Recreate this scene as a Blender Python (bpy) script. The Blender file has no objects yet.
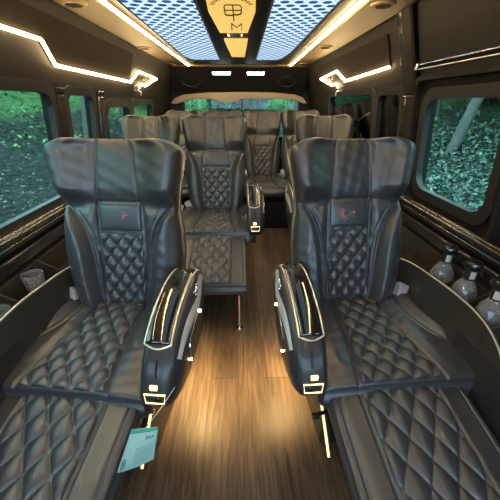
import bpy, bmesh, math, random
import numpy as np
from mathutils import Vector, Matrix
random.seed(7); RNG = np.random.default_rng(7)
PI = math.pi; R = math.radians
sc = bpy.context.scene; COL = sc.collection

# ------------------------------------------------------------------ helpers
def link(o, parent=None):
    COL.objects.link(o)
    if parent is not None: o.parent = parent
    return o
def mobj(name, verts, faces, mat, parent=None, smooth=True, angle=None):
    me = bpy.data.meshes.new(name); me.from_pydata([tuple(map(float, v)) for v in verts], [], [tuple(int(i) for i in f) for f in faces])
    me.update()
    bm = bmesh.new(); bm.from_mesh(me); bmesh.ops.recalc_face_normals(bm, faces=bm.faces); bm.to_mesh(me); bm.free()
    if smooth:
        if angle is not None: me.set_sharp_from_angle(angle=R(angle))
        me.polygons.foreach_set('use_smooth', [True]*len(me.polygons))
        if angle is not None: me.set_sharp_from_angle(angle=R(angle))
    if mat is not None: me.materials.append(mat)
    return link(bpy.data.objects.new(name, me), parent)
def share(name, src, parent, loc=None, mat=None):
    o = bpy.data.objects.new(name, src.data); link(o, parent)
    if loc is not None: o.location = loc
    return o
def tag(o, label=None, cat=None, group=None, kind=None):
    if label: o['label'] = label
    if cat: o['category'] = cat
    if group: o['group'] = group
    if kind: o['kind'] = kind
    return o
def struct(o): o['kind'] = 'structure'; return o
def empty(name, loc, rz=0, scale=(1,1,1), parent=None):
    o = bpy.data.objects.new(name, None); link(o, parent)
    o.location = loc; o.rotation_euler = (0, 0, rz); o.scale = scale; o.empty_display_size = .05
    return o
class MB:
    def __init__(s): s.v = []; s.f = []
    def add(s, v, f):
        n = len(s.v); s.v += [tuple(map(float, p)) for p in v]; s.f += [tuple(i+n for i in q) for q in f]; return s
    def box(s, a, b, M=None):
        x0,y0,z0 = a; x1,y1,z1 = b
        v = [(x0,y0,z0),(x1,y0,z0),(x1,y1,z0),(x0,y1,z0),(x0,y0,z1),(x1,y0,z1),(x1,y1,z1),(x0,y1,z1)]
        if M is not None: v = [tuple(M @ Vector(p)) for p in v]
        return s.add(v, [(0,3,2,1),(4,5,6,7),(0,1,5,4),(1,2,6,5),(2,3,7,6),(3,0,4,7)])
    def cyl(s, p0, p1, r0, r1=None, n=16, cap=True):
        r1 = r0 if r1 is None else r1
        p0 = Vector(p0); p1 = Vector(p1); d = (p1-p0).normalized()
        a = d.orthogonal().normalized(); b = d.cross(a)
        v = [p0+a*math.cos(2*PI*i/n)*r0+b*math.sin(2*PI*i/n)*r0 for i in range(n)]+[p1+a*math.cos(2*PI*i/n)*r1+b*math.sin(2*PI*i/n)*r1 for i in range(n)]
        f = [(i,(i+1)%n,n+(i+1)%n,n+i) for i in range(n)]
        if cap: f += [tuple(range(n))[::-1], tuple(range(n,2*n))]
        return s.add(v, f)
    def tube(s, pts, r, n=8, closed=False, flat=1.0):
        pts = [Vector(p) for p in pts]; N = len(pts); rings = []; up = None
        for i, p in enumerate(pts):
            if closed: t = (pts[(i+1)%N]-pts[i-1])
            else: t = pts[min(i+1,N-1)]-pts[max(i-1,0)]
            t.normalize()
            if up is None: up = t.orthogonal().normalized()
            up = (up - t*up.dot(t)).normalized(); b = t.cross(up)
            rings.append([p+up*math.cos(2*PI*k/n)*r+b*math.sin(2*PI*k/n)*r*flat for k in range(n)])
        v = [q for rg in rings for q in rg]; f = []
        for i in range(N if closed else N-1):
            j = (i+1)%N
            for k in range(n): f.append((i*n+k, i*n+(k+1)%n, j*n+(k+1)%n, j*n+k))
        if not closed: f += [tuple(range(n))[::-1], tuple(range((N-1)*n, N*n))]
        return s.add(v, f)
    def prism(s, poly, d):          # poly: list of 3-D points in a plane, extruded by vector d
        n = len(poly); d = Vector(d); v = [Vector(p) for p in poly]; v = v+[p+d for p in v]
        return s.add(v, [tuple(range(n))[::-1], tuple(range(n,2*n))]+[(i,(i+1)%n,n+(i+1)%n,n+i) for i in range(n)])
    def lathe(s, prof, c=(0,0,0), n=24, twist=0, rib=0, ribn=8):
        v = []; m = len(prof)
        for j,(r,z) in enumerate(prof):
            for i in range(n):
                a = 2*PI*i/n+twist*j; rr = r*(1+rib*math.cos(ribn*a))
                v.append((c[0]+rr*math.cos(a), c[1]+rr*math.sin(a), c[2]+z))
        f = [(j*n+i, j*n+(i+1)%n, (j+1)*n+(i+1)%n, (j+1)*n+i) for j in range(m-1) for i in range(n)]
        f += [tuple(range(n))[::-1], tuple(range((m-1)*n, m*n))]
        return s.add(v, f)
    def obj(s, name, mat, parent=None, smooth=True, angle=35, bevel=0):
        o = mobj(name, s.v, s.f, mat, parent, smooth, angle)
        if bevel:
            b = o.modifiers.new('b','BEVEL'); b.width = bevel; b.segments = 3; b.limit_method = 'ANGLE'; b.angle_limit = R(40)
        return o
def slab(name, front, back, mat, parent=None):
    """front/back: (nu,nv,3) grids joined around the rim into one closed mesh"""
    nu, nv, _ = front.shape
    v = np.concatenate([front.reshape(-1,3), back.reshape(-1,3)]); o = nu*nv
    I = np.arange(nu*nv).reshape(nu,nv)
    q = np.stack([I[:-1,:-1],I[1:,:-1],I[1:,1:],I[:-1,1:]],-1).reshape(-1,4)
    qb = q[:,::-1]+o
    rim = list(I[:,0])+list(I[-1,1:])+list(I[-2::-1,-1])+list(I[0,-2:0:-1])
    qs = [(rim[i], rim[(i+1)%len(rim)], rim[(i+1)%len(rim)]+o, rim[i]+o) for i in range(len(rim))]
    return mobj(name, v, [tuple(x) for x in q]+[tuple(x) for x in qb]+qs, mat, parent)
def sm(x, a, b):
    t = np.clip((x-a)/(b-a), 0, 1); return t*t*(3-2*t)
def gr(d, w): return np.exp(-(d/w)**2)
def catmull(P, n=8, closed=True):
    P = [np.array(p, float) for p in P]; N = len(P); out = []
    for i in range(N if closed else N-1):
        p0 = P[i-1] if (closed or i>0) else P[0]; p1 = P[i]; p2 = P[(i+1)%N]; p3 = P[(i+2)%N] if (closed or i+2<N) else P[-1]
        for k in range(n):
            t = k/n; out.append(.5*((2*p1)+(-p0+p2)*t+(2*p0-5*p1+4*p2-p3)*t*t+(-p0+3*p1-3*p2+p3)*t**3))
    if not closed: out.append(P[-1])
    return out

# ------------------------------------------------------------------ materials
def mat(name, col=(.5,.5,.5), rough=.5, metal=0, spec=.5, noise=None, bump=0, bscale=200, em=None, es=0, contrast=False, coat=0, trans=0, ior=1.45):
    m = bpy.data.materials.new(name); m.use_nodes = True; nt = m.node_tree; b = nt.nodes['Principled BSDF']
    b.inputs['Base Color'].default_value = (*col,1); b.inputs['Roughness'].default_value = rough; b.inputs['Metallic'].default_value = metal
    b.inputs['Specular IOR Level'].default_value = spec; b.inputs['Coat Weight'].default_value = coat; b.inputs['Coat Roughness'].default_value = .05
    b.inputs['Transmission Weight'].default_value = trans; b.inputs['IOR'].default_value = ior
    if em: b.inputs['Emission Color'].default_value = (*em,1); b.inputs['Emission Strength'].default_value = es
    tc = nt.nodes.new('ShaderNodeTexCoord')
    if noise:
        c2, s = noise; n = nt.nodes.new('ShaderNodeTexNoise'); n.inputs['Scale'].default_value = s; n.inputs['Detail'].default_value = 4
        mx = nt.nodes.new('ShaderNodeMix'); mx.data_type = 'RGBA'; mx.inputs[6].default_value = (*col,1); mx.inputs[7].default_value = (*c2,1)
        nt.links.new(tc.outputs['Object'], n.inputs['Vector']); mr = nt.nodes.new('ShaderNodeMapRange'); mr.inputs[1].default_value = .46 if contrast else 0; mr.inputs[2].default_value = .60 if contrast else 1
        nt.links.new(n.outputs['Fac'], mr.inputs[0]); nt.links.new(mr.outputs[0], mx.inputs[0]); nt.links.new(mx.outputs[2], b.inputs['Base Color'])
    if bump:
        n = nt.nodes.new('ShaderNodeTexVoronoi'); n.inputs['Scale'].default_value = bscale
        n2 = nt.nodes.new('ShaderNodeTexNoise'); n2.inputs['Scale'].default_value = 9
        ad = nt.nodes.new('ShaderNodeMath'); ad.operation = 'MULTIPLY_ADD'; ad.inputs[1].default_value = 3
        nt.links.new(tc.outputs['Object'], n2.inputs['Vector']); nt.links.new(n2.outputs['Fac'], ad.inputs[0]); nt.links.new(n.outputs['Distance'], ad.inputs[2])
        bp = nt.nodes.new('ShaderNodeBump'); bp.inputs['Strength'].default_value = bump; bp.inputs['Distance'].default_value = .002
        nt.links.new(tc.outputs['Object'], n.inputs['Vector']); nt.links.new(ad.outputs[0], bp.inputs['Height']); nt.links.new(bp.outputs[0], b.inputs['Normal'])
    return m
M = {}
M['leather'] = mat('black_leather', (.030,.032,.036), .38, spec=1.0, noise=((.040,.042,.047), 12), bump=.10, bscale=420, coat=.04)
M['seam'] = mat('leather_seam', (.03,.03,.033), .5)
M['shell'] = mat('seat_back_shell', (.02,.02,.02), .5)
M['gloss'] = mat('gloss_black', (.012,.012,.011), .08, spec=.6, coat=1)
M['armshell'] = mat('satin_charcoal_shell', (.028,.029,.031), .36, spec=.5, coat=.15)
M['gold'] = mat('champagne_trim', (.85,.78,.64), .2, 1)
M['chrome'] = mat('chrome', (.8,.8,.8), .12, 1)
M['silver'] = mat('silver_paint', (.55,.55,.54), .28, .3)
M['trimsilver'] = mat('satin_pale_gold', (.85,.79,.66), .38, .8)
M['steel'] = mat('brushed_steel', (.5,.48,.44), .3, 1)
M['plastic'] = mat('black_plastic', (.02,.02,.02), .35, noise=((.03,.03,.03), 8))
M['greyplastic'] = mat('grey_plastic', (.28,.28,.3), .35, noise=((.35,.35,.36), 20))
M['suede'] = mat('dark_taupe_headliner', (.011,.008,.006), .8, spec=.12, noise=((.015,.011,.008), 30), bump=.1, bscale=500)
M['pillar'] = mat('dark_brown_wall_trim', (.010,.0085,.007), .65, spec=.22, noise=((.015,.0125,.010), 14))
M['tan'] = mat('tan_ceiling_panel', (.19,.14,.075), .5, spec=.3, noise=((.22,.165,.09), 6))
M['black'] = mat('black_ceiling_panel', (.014,.013,.012), .6, spec=.3, noise=((.018,.017,.016), 9))
M['door'] = mat('charcoal_door_panel', (.008,.008,.0075), .6, spec=.25, noise=((.012,.0115,.0105), 25), bump=.1, bscale=60)
M['belt'] = mat('gloss_black_belt_trim', (.022,.02,.018), .16, spec=.6, coat=.7)
M['carpet'] = mat('side_panel_carpet', (.035,.031,.026), .9, spec=.1, noise=((.05,.045,.038), 60))
M['cream'] = mat('cream_door_trim', (.46,.38,.27), .6, noise=((.5,.42,.3), 10))
M['console'] = mat('dark_olive_console', (.035,.034,.027), .4, noise=((.042,.04,.033), 7))
M['led'] = mat('warm_led', (1,.85,.6), .5, em=(1,.72,.36), es=46)
M['led_ceiling'] = mat('warm_ceiling_led', (1,.85,.6), .5, em=(1,.70,.34), es=60)
M['led_soft'] = mat('amber_led', (1,.8,.5), .5, em=(1,.66,.28), es=1.6)
M['led_cool'] = mat('cool_led', (1,1,1), .5, em=(.8,.95,1), es=6)
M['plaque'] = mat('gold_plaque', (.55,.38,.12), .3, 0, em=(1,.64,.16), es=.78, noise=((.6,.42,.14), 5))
M['ink'] = mat('plaque_ink', (.07,.045,.02), .6)
M['red'] = mat('red_thread', (.40,.13,.10), .6)
M['grey_thread'] = mat('grey_thread', (.22,.2,.2), .6)
M['paper'] = mat('mint_paper', (.30,.52,.43), .7, noise=((.40,.60,.52), 18))
M['paper_dark'] = mat('paper_print', (.05,.16,.13), .7)
M['paper_head'] = mat('paper_green_band', (.07,.33,.22), .7)
M['label'] = mat('white_label', (.6,.58,.52), .6)
M['bark'] = mat('tree_bark', (.09,.085,.075), .9, noise=((.17,.165,.15), 9), bump=.6, bscale=25)
M['leaf'] = mat('leaf_green', (.025,.06,.03), .55, noise=((.09,.17,.08), 5), contrast=True)
M['leaf_bright'] = mat('leaf_bright', (.06,.15,.05), .55, noise=((.20,.38,.15), 1.6), contrast=True)
M['leaf_ivy'] = mat('ivy_leaf', (.035,.075,.045), .35, noise=((.24,.33,.27), 14), contrast=True)  # pale blotches paint leaf highlights into the ivy colour
M['litter'] = mat('dead_leaf', (.04,.04,.038), .7, noise=((.25,.27,.26), 9), contrast=True)
# crystal
g = mat('cut_crystal', (.9,.93,.96), .06, spec=1, trans=.86, ior=1.5); M['crystal'] = g

def glass(name, tint, refl):
    m = bpy.data.materials.new(name); m.use_nodes = True; nt = m.node_tree; nt.nodes.clear()
    out = nt.nodes.new('ShaderNodeOutputMaterial'); mx = nt.nodes.new('ShaderNodeMixShader')
    tr = nt.nodes.new('ShaderNodeBsdfTransparent'); tr.inputs[0].default_value = (*tint,1)
    gl = nt.nodes.new('ShaderNodeBsdfGlossy'); gl.inputs['Roughness'].default_value = .02; gl.inputs[0].default_value = (refl,refl,refl,1)
    lw = nt.nodes.new('ShaderNodeLayerWeight'); lw.inputs[0].default_value = .5
    pw = nt.nodes.new('ShaderNodeMath'); pw.operation = 'POWER'; pw.inputs[1].default_value = 4
    fr = nt.nodes.new('ShaderNodeMath'); fr.operation = 'MULTIPLY_ADD'; fr.inputs[1].default_value = .8; fr.inputs[2].default_value = .03
    nt.links.new(lw.outputs['Facing'], pw.inputs[0]); nt.links.new(pw.outputs[0], fr.inputs[0]); nt.links.new(fr.outputs[0], mx.inputs[0]); nt.links.new(tr.outputs[0], mx.inputs[1]); nt.links.new(gl.outputs[0], mx.inputs[2]); nt.links.new(mx.outputs[0], out.inputs[0])
    return m
M['glass'] = glass('tinted_window_glass', (.62,.80,.76), .7)
M['glass_dark'] = glass('privacy_window_glass', (.02,.022,.022), 1)
M['glass_clear'] = glass('clear_windscreen_glass', (.92,.96,.98), .9)

def wood():
    m = bpy.data.materials.new('oak_plank_floor'); m.use_nodes = True; nt = m.node_tree; b = nt.nodes['Principled BSDF']; N = nt.nodes.new; L = nt.links.new
    tc = N('ShaderNodeTexCoord'); mp = N('ShaderNodeMapping'); mp.inputs['Rotation'].default_value = (0,0,PI/2); mp.inputs['Location'].default_value=(0,.03,0)
    L(tc.outputs['Object'], mp.inputs[0])
    br = N('ShaderNodeTexBrick'); br.inputs['Scale'].default_value = 1; br.inputs['Brick Width'].default_value = 1.1; br.inputs['Row Height'].default_value = .135
    br.inputs['Mortar Size'].default_value = .0012; br.inputs['Color1'].default_value = (.0,.0,.0,1); br.inputs['Color2'].default_value = (1,1,1,1); br.inputs['Mortar'].default_value = (.5,.5,.5,1)
    L(mp.outputs[0], br.inputs[0])
    m2 = N('ShaderNodeMapping'); m2.inputs['Scale'].default_value = (60,4.5,1); L(tc.outputs['Object'], m2.inputs[0])
    n1 = N('ShaderNodeTexNoise'); n1.inputs['Scale'].default_value = 1; n1.inputs['Detail'].default_value = 6; n1.inputs['Distortion'].default_value = 1.2; L(m2.outputs[0], n1.inputs[0])
    m3 = N('ShaderNodeMapping'); m3.inputs['Scale'].default_value = (9,1.1,1); L(tc.outputs['Object'], m3.inputs[0])
    n2 = N('ShaderNodeTexNoise'); n2.inputs['Scale'].default_value = 1.2; n2.inputs['Detail'].default_value = 3; L(m3.outputs[0], n2.inputs[0])
    cr = N('ShaderNodeValToRGB'); e = cr.color_ramp.elements; e[0].position=.30; e[0].color=(.018,.013,.010,1); e[1].position=.72; e[1].color=(.185,.135,.092,1)
    x = e.new(.5); x.color=(.078,.054,.036,1)
    ad = N('ShaderNodeMath'); ad.operation='MULTIPLY_ADD'; ad.inputs[1].default_value=.55; L(n1.outputs['Fac'], ad.inputs[0])
    a2 = N('ShaderNodeMath'); a2.operation='MULTIPLY_ADD'; a2.inputs[1].default_value=.34; a2.inputs[2].default_value=0; L(n2.outputs['Fac'], a2.inputs[0])
    a3 = N('ShaderNodeMath'); a3.operation='MULTIPLY_ADD'; a3.inputs[1].default_value=.11; L(br.outputs['Color'], a3.inputs[0]); L(a2.outputs[0], a3.inputs[2])
    L(a3.outputs[0], ad.inputs[2]); L(ad.outputs[0], cr.inputs[0])
    mx = N('ShaderNodeMix'); mx.data_type='RGBA'; mx.inputs[7].default_value=(.035,.02,.012,1); L(br.outputs['Fac'], mx.inputs[0]); L(cr.outputs[0], mx.inputs[6]); L(mx.outputs[2], b.inputs['Base Color'])
    b.inputs['Roughness'].default_value = .42; b.inputs['Specular IOR Level'].default_value=.4
    bp = N('ShaderNodeBump'); bp.inputs['Strength'].default_value=.25; bp.inputs['Distance'].default_value=.002; L(n1.outputs['Fac'], bp.inputs['Height']); L(bp.outputs[0], b.inputs['Normal'])
    return m
M['wood'] = wood()

def lattice():
    m = bpy.data.materials.new('triangle_lattice_light'); m.use_nodes = True; nt = m.node_tree; N = nt.nodes.new; L = nt.links.new
    nt.nodes.clear(); out = N('ShaderNodeOutputMaterial'); em = N('ShaderNodeEmission'); tc = N('ShaderNodeTexCoord')
    s = .052; acc = None
    for k, ang in enumerate((0, 60, 120)):
        d = N('ShaderNodeVectorMath'); d.operation='DOT_PRODUCT'; a = R(ang+30); d.inputs[1].default_value = (math.cos(a)/s, math.sin(a)/s, 0)
        L(tc.outputs['Object'], d.inputs[0])
        ad = N('ShaderNodeMath'); ad.operation='ADD'; ad.inputs[1].default_value = 100.0; L(d.outputs['Value'], ad.inputs[0])
        fr = N('ShaderNodeMath'); fr.operation='FRACT'; L(ad.outputs[0], fr.inputs[0])
        sb = N('ShaderNodeMath'); sb.operation='SUBTRACT'; sb.inputs[1].default_value=.5; L(fr.outputs[0], sb.inputs[0])
        ab = N('ShaderNodeMath'); ab.operation='ABSOLUTE'; L(sb.outputs[0], ab.inputs[0])
        if acc is None: acc = ab
        else:
            mn = N('ShaderNodeMath'); mn.operation='MINIMUM'; L(acc.outputs[0], mn.inputs[0]); L(ab.outputs[0], mn.inputs[1]); acc = mn
    cr = N('ShaderNodeValToRGB'); e = cr.color_ramp.elements; e[0].position=.10; e[0].color=(.60,.79,1,1); e[1].position=.15; e[1].color=(.03,.075,.17,1)
    L(acc.outputs[0], cr.inputs[0]); L(cr.outputs[0], em.inputs[0]); em.inputs[1].default_value = 1.15; L(em.outputs[0], out.inputs[0])
    return m
M['lattice'] = lattice()

def ground_mat():
    m = bpy.data.materials.new('forest_floor'); m.use_nodes = True; nt = m.node_tree; b = nt.nodes['Principled BSDF']; N = nt.nodes.new; L = nt.links.new
    tc = N('ShaderNodeTexCoord'); n = N('ShaderNodeTexNoise'); n.inputs['Scale'].default_value = .45; n.inputs['Detail'].default_value=3; L(tc.outputs['Object'], n.inputs[0])
    n2 = N('ShaderNodeTexNoise'); n2.inputs['Scale'].default_value = 9; n2.inputs['Detail'].default_value=8; n2.inputs['Roughness'].default_value=.8; L(tc.outputs['Object'], n2.inputs[0])
    c1 = N('ShaderNodeValToRGB'); e=c1.color_ramp.elements; e[0].position=.38; e[0].color=(.015,.020,.016,1); e[1].position=.72; e[1].color=(.09,.105,.09,1); L(n2.outputs['Fac'], c1.inputs[0])
    c2 = N('ShaderNodeValToRGB'); e=c2.color_ramp.elements; e[0].position=.35; e[0].color=(.04,.10,.04,1); e[1].position=.7; e[1].color=(.17,.34,.12,1); L(n2.outputs['Fac'], c2.inputs[0])
    sp = N('ShaderNodeSeparateXYZ'); L(tc.outputs['Object'], sp.inputs[0])
    # grass by distance from the van, wandering edge; slope shade painted into near litter
    ln = N('ShaderNodeVectorMath'); ln.operation='LENGTH'; cb = N('ShaderNodeCombineXYZ'); L(sp.outputs[0], cb.inputs[0])
    my = N('ShaderNodeMath'); my.operation='MULTIPLY'; my.inputs[1].default_value=.62; L(sp.outputs[1], my.inputs[0]); L(my.outputs[0], cb.inputs[1]); L(cb.outputs[0], ln.inputs[0])
    ad = N('ShaderNodeMath'); ad.operation='MULTIPLY_ADD'; ad.inputs[1].default_value=3; L(n.outputs['Fac'], ad.inputs[0]); L(ln.outputs['Value'], ad.inputs[2])
    mr = N('ShaderNodeMapRange'); mr.inputs[1].default_value=9.4; mr.inputs[2].default_value=10.2; L(ad.outputs[0], mr.inputs[0])
    mx = N('ShaderNodeMix'); mx.data_type='RGBA'; L(mr.outputs[0], mx.inputs[0]); L(c1.outputs[0], mx.inputs[6]); L(c2.outputs[0], mx.inputs[7]); L(mx.outputs[2], b.inputs['Base Color'])
    b.inputs['Roughness'].default_value=.95; b.inputs['Specular IOR Level'].default_value=.1
    bp = N('ShaderNodeBump'); bp.inputs['Strength'].default_value=1; bp.inputs['Distance'].default_value=.05; L(n2.outputs['Fac'], bp.inputs['Height']); L(bp.outputs[0], b.inputs['Normal'])
    return m
M['ground'] = ground_mat()

# ------------------------------------------------------------------ the van body
Y0, Y1 = -1.25, 4.25
PR = [(0,.95),(.82,.93),(1.31,.88),(1.67,.77)]
def W(z):
    for (a,b),(c,d) in zip(PR, PR[1:]):
        if z <= c: return b+(d-b)*(z-a)/(c-a)
    return PR[-1][1]
def wallbox(mb, sd, y0, y1, z0, z1, t=.05, off=0):      # slab that follows the leaning wall
    zs = sorted({z0, z1, *[z for z,_ in PR if z0 < z < z1]})
    for a, b in zip(zs, zs[1:]):
        v = [(sd*(W(a)-off),y0,a),(sd*(W(a)-off),y1,a),(sd*(W(b)-off),y1,b),(sd*(W(b)-off),y0,b)]
        v += [(x+sd*t,y,z) for x,y,z in v]
        mb.add(v, [(0,1,2,3),(7,6,5,4),(0,4,5,1),(1,5,6,2),(2,6,7,3),(3,7,4,0)])
    return mb
mb = MB().box((-1.0,Y0,-.06),(1.0,Y1+.05,0)); struct(mb.obj('floor', M['wood'], smooth=False))
mb = MB().box((-.83,Y0,1.68),(.83,Y1+.05,1.73)); struct(mb.obj('ceiling', M['suede'], smooth=False))
WL = [(-1.0,-.15,.83,1.32),(.35,1.60,.83,1.33),(1.715,2.035,.84,1.325),(2.20,2.68,.88,1.262),(2.735,3.36,.88,1.277)]
WR = [(-1.0,-.15,.83,1.32),(1.045,1.555,.865,1.305),(1.785,2.11,.84,1.33),(2.16,3.24,.84,1.34)]
def side(sd, wins, nm):
    mb = MB(); wallbox(mb, sd, Y0, Y1, 0, .83)
    wallbox(mb, sd, Y0, Y1, 1.34, 1.69)
    ys = Y0
    for (a,b,c,d) in wins:
        wallbox(mb, sd, ys, a, .83, 1.34); ys = b
        if c > .83: wallbox(mb, sd, a, b, .83, c)
        if d < 1.34: wallbox(mb, sd, a, b, d, 1.34)
    wallbox(mb, sd, ys, Y1, .83, 1.34)
    struct(mb.obj(nm, M['pillar'], smooth=False))
side(-1, WL, 'wall_left'); side(1, WR, 'wall_right')

def rrect(a, b, c, d, r, n=6):
    out = []
    for cx, cy, s in ((b-r,d-r,0),(a+r,d-r,90),(a+r,c+r,180),(b-r,c+r,270)):
        for k in range(n+1): out.append((cx+r*math.cos(R(s+90*k/n)), cy+r*math.sin(R(s+90*k/n))))
    return out
def frame_ring(mb, sd, a, b, c, d, r, w, t0, t1):       # rounded window gasket, inner radius r
    A = rrect(a, b, c, d, r); B = rrect(a-w, b+w, c-w, d+w, r+w*.6); n = len(A)
    v = []
    for off in (t0, t1):
        v += [(sd*(W(z)-off),y,z) for y,z in A]; v += [(sd*(W(z)-off),y,z) for y,z in B]
    f = []
    for i in range(n):
        j = (i+1)%n
        f += [(i,j,n+j,n+i),(2*n+i,3*n+i,3*n+j,2*n+j),(i,2*n+i,2*n+j,j),(n+i,n+j,3*n+j,3*n+i)]
    mb.add(v, f)
wn = 0
for sd, wins in ((-1, WL), (1, WR)):
    for i, (a,b,c,d) in enumerate(wins):
        wn += 1
        dark = (sd == 1 and i >= 2)
        r = .07 if (b-a) > .4 else .045
        mb = MB(); frame_ring(mb, sd, a+.015, b-.015, c+.015, d-.015, r, .045, -.018, .012)
        fr = mb.obj('window_%d' % wn, M['plastic'], angle=30); struct(fr)
        g = MB(); v = [(sd*(W(z)+.015),y,z) for y,z in rrect(a,b,c,d,r*.8)]; g.prism(v, (sd*.004,0,0))
        go = g.obj('window_pane', M['glass_clear'] if i == 0 else (M['glass_dark'] if dark else M['glass']), fr, smooth=False)
        if dark: go['label'] = 'dark privacy glass'
        if i == 3 and sd == 1:
            bpy.data.objects.remove(go)
            MB().prism([(sd*(W(z)+.015),y,z) for y,z in rrect(a+.045,b,c,d,r*.5)], (sd*.004,0,0)).obj('window_pane', M['glass_dark'], fr, smooth=False)['label'] = 'dark privacy glass'
            MB().prism([(sd*(W(z)+.015),y,z) for y,z in rrect(a,a+.043,c,d,.01)], (sd*.004,0,0)).obj('window_pane', M['glass'], fr, smooth=False)['label'] = 'narrow clear strip of glass'
# second stepped lip round the right-hand sliding window and a slim lighter slit between the dark panes
mb = MB(); frame_ring(mb, 1, .99, 1.61, .80, 1.365, .06, .02, .0, .03); struct(mb.obj('trim_1', M['belt'], angle=30))

# ceiling build-up
def ceil_poly(name, pts, z, t, m, label=None, cat=None, parent=None, kind=None):
    mb = MB().prism([(x,y,z) for x,y in pts], (0,0,t)); o = mb.obj(name, m, parent, smooth=False)
    if kind: o['kind'] = kind
    if label: tag(o, label, cat)
    return o
struct(ceil_poly('trim_2', [(-.80,Y0),(-.60,Y0),(-.585,4.0),(-.79,4.0)], 1.655, .03, M['tan']))
struct(ceil_poly('trim_3', [(.50,Y0),(.70,Y0),(.79,4.0),(.585,4.0)], 1.655, .03, M['tan']))
struct(ceil_poly('trim_4', [(-.54,Y0),(.455,Y0),(.54,4.0),(-.54,4.0)], 1.664, .02, M['black']))
# light panels
def lightpanel(pts, label, mat_=None):
    t = empty('ceiling_light_panel', (sum(p[0] for p in pts)/len(pts), sum(p[1] for p in pts)/len(pts), 1.655))
    tag(t, label, 'ceiling light', 'lattice light panels')
    c = t.location
    pp = [(x-c.x, y-c.y) for x,y in pts]
    MB().prism([(x,y,0) for x,y in pp], (0,0,.008)).obj('diffuser', M['lattice'], t, smooth=False)
    # slim frame
    mb = MB(); n = len(pp)
    cen = Vector((0,0))
    for i in range(n):
        a = Vector((*pp[i],-.002)); b = Vector((*pp[(i+1)%n],-.002)); mb.tube([a,b], .005, 6)
    mb.obj('frame', M['plastic'], t)
lightpanel([(-.50,-.3),(-.175,-.3),(-.19,3.45),(-.45,3.45),(-.50,3.25)], 'left blue-white lattice light panel set in the black ceiling')
lightpanel([(.125,-.3),(.415,-.3),(.43,3.0),(.40,3.36),(.36,3.45),(.16,3.45)], 'right blue-white lattice light panel set in the black ceiling')
# LED lines in the ceiling
for (xa, ya, xb, yb, w) in ((-.56,-.4,-.568,4.0,'left'), (.455,-.4,.575,4.0,'right')):
    mb = MB().prism([(xa-.0065,ya,1.648),(xa+.0065,ya,1.648),(xb+.0065,yb,1.648),(xb-.0065,yb,1.648)], (0,0,.008))
    tag(mb.obj('ceiling_light_strip', M['led_ceiling'], smooth=False), 'straight warm LED strip along the %s edge of the ceiling' % w, 'light strip', 'straight ceiling LED strips')
# gold plaques
def textobj(s, size, name, m, parent, loc, mtx, ext=.0006, font_sx=1, offset=0):
    cu = bpy.data.curves.new(name+'_c', 'FONT'); cu.body = s; cu.size = size; cu.extrude = ext; cu.align_x = 'CENTER'; cu.align_y = 'CENTER'; cu.resolution_u = 3; cu.offset = offset
    o = bpy.data.objects.new(name+'_t', cu); COL.objects.link(o); bpy.context.view_layer.update()
    me = bpy.data.meshes.new_from_object(o.evaluated_get(bpy.context.evaluated_depsgraph_get())); bpy.data.objects.remove(o)
    me.transform(Matrix.Diagonal((font_sx,1,1,1))); me.materials.clear(); me.materials.append(m); me.name = name
    ob = bpy.data.objects.new(name, me); link(ob, parent); ob.matrix_local = Matrix.Translation(loc) @ mtx.to_4x4()
    return ob
DOWN = Matrix(((1,0,0),(0,-1,0),(0,0,-1)))     # text seen from below with its top towards the front of the van
pq = empty('ceiling_emblem_plaque', (-.032,1.78,1.655)); tag(pq, 'large gold plaque with monogram letters on the ceiling centre', 'plaque')
P = [(-.088,.535),(-.108,.32),(-.108,.02),(-.095,-.30),(-.07,-.42),(.07,-.42),(.095,-.30),(.108,.02),(.108,.32),(.088,.535)]
P = [(x*(1.0 if y>0 else 1.0), y) for x,y in P]
P = [(-.082,.40),(-.108,-.06),(-.095,-.40),(-.06,-.48),(.06,-.48),(.095,-.40),(.108,-.06),(.082,.40)]
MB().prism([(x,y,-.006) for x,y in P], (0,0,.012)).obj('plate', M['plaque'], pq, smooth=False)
# monogram strokes drawn from bars and arcs (E and P back to back above an M)
mb = MB(); zt = -.0072
def stroke(pts, r=.0032): mb.tube([(x,y,zt) for x,y in pts], r, 6, flat=.5)
def arc(cx, cy, rx, ry, a0, a1, n=10): return [(cx+rx*math.cos(R(a0+(a1-a0)*k/n)), cy+ry*math.sin(R(a0+(a1-a0)*k/n))) for k in range(n+1)]
# y grows away from the reader's top: letter top is at smaller y
EY = lambda P: [(x*.68+.006,(y-.10)/.28*.27-.175) for x,y in P]
stroke_ = stroke
def stroke(p): stroke_(EY(p), .0042)
stroke([(.0,.10),(-.038,.10)]+arc(-.038,.13,.018,.03,-90,-180)+[(-.056,.24)]+arc(-.038,.24,.018,.03,180,90)+[(.0,.27)])
stroke([(-.056,.185),(0,.185)])
stroke([(0,.10),(0,.38)])
stroke([(0,.10),(.03,.10)]+arc(.03,.14,.024,.04,-90,0)+[(.054,.22)]+arc(.03,.22,.024,.04,0,90)+[(0,.26)])
stroke([(.0,.185),(.054,.185)])
stroke_([(-.008,.31),(-.008,.15),(.018,.24),(.046,.15),(.046,.31)], .0042)
mb.obj('monogram', M['ink'], pq)
mb = MB()
for k in range(17):
    a = R(205+130*k/16); c, s = math.cos(a), math.sin(a)
    for r0, r1 in ((.078,.092),):
        mb.prism([(.085*c*.98-.0030*s, -.11+ .16*s*.9+.0030*c, zt),(.085*c*.98+.0030*s, -.11+.16*s*.9-.0030*c, zt),(.1*c+.0035*s*.7, -.11+.19*s*.9-.0035*c, zt),(.1*c-.0035*s*.7, -.11+.19*s*.9+.0035*c, zt)], (0,0,.001))
mb.obj('tooth_arc', M['ink'], pq, smooth=False)
mb = MB()
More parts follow.
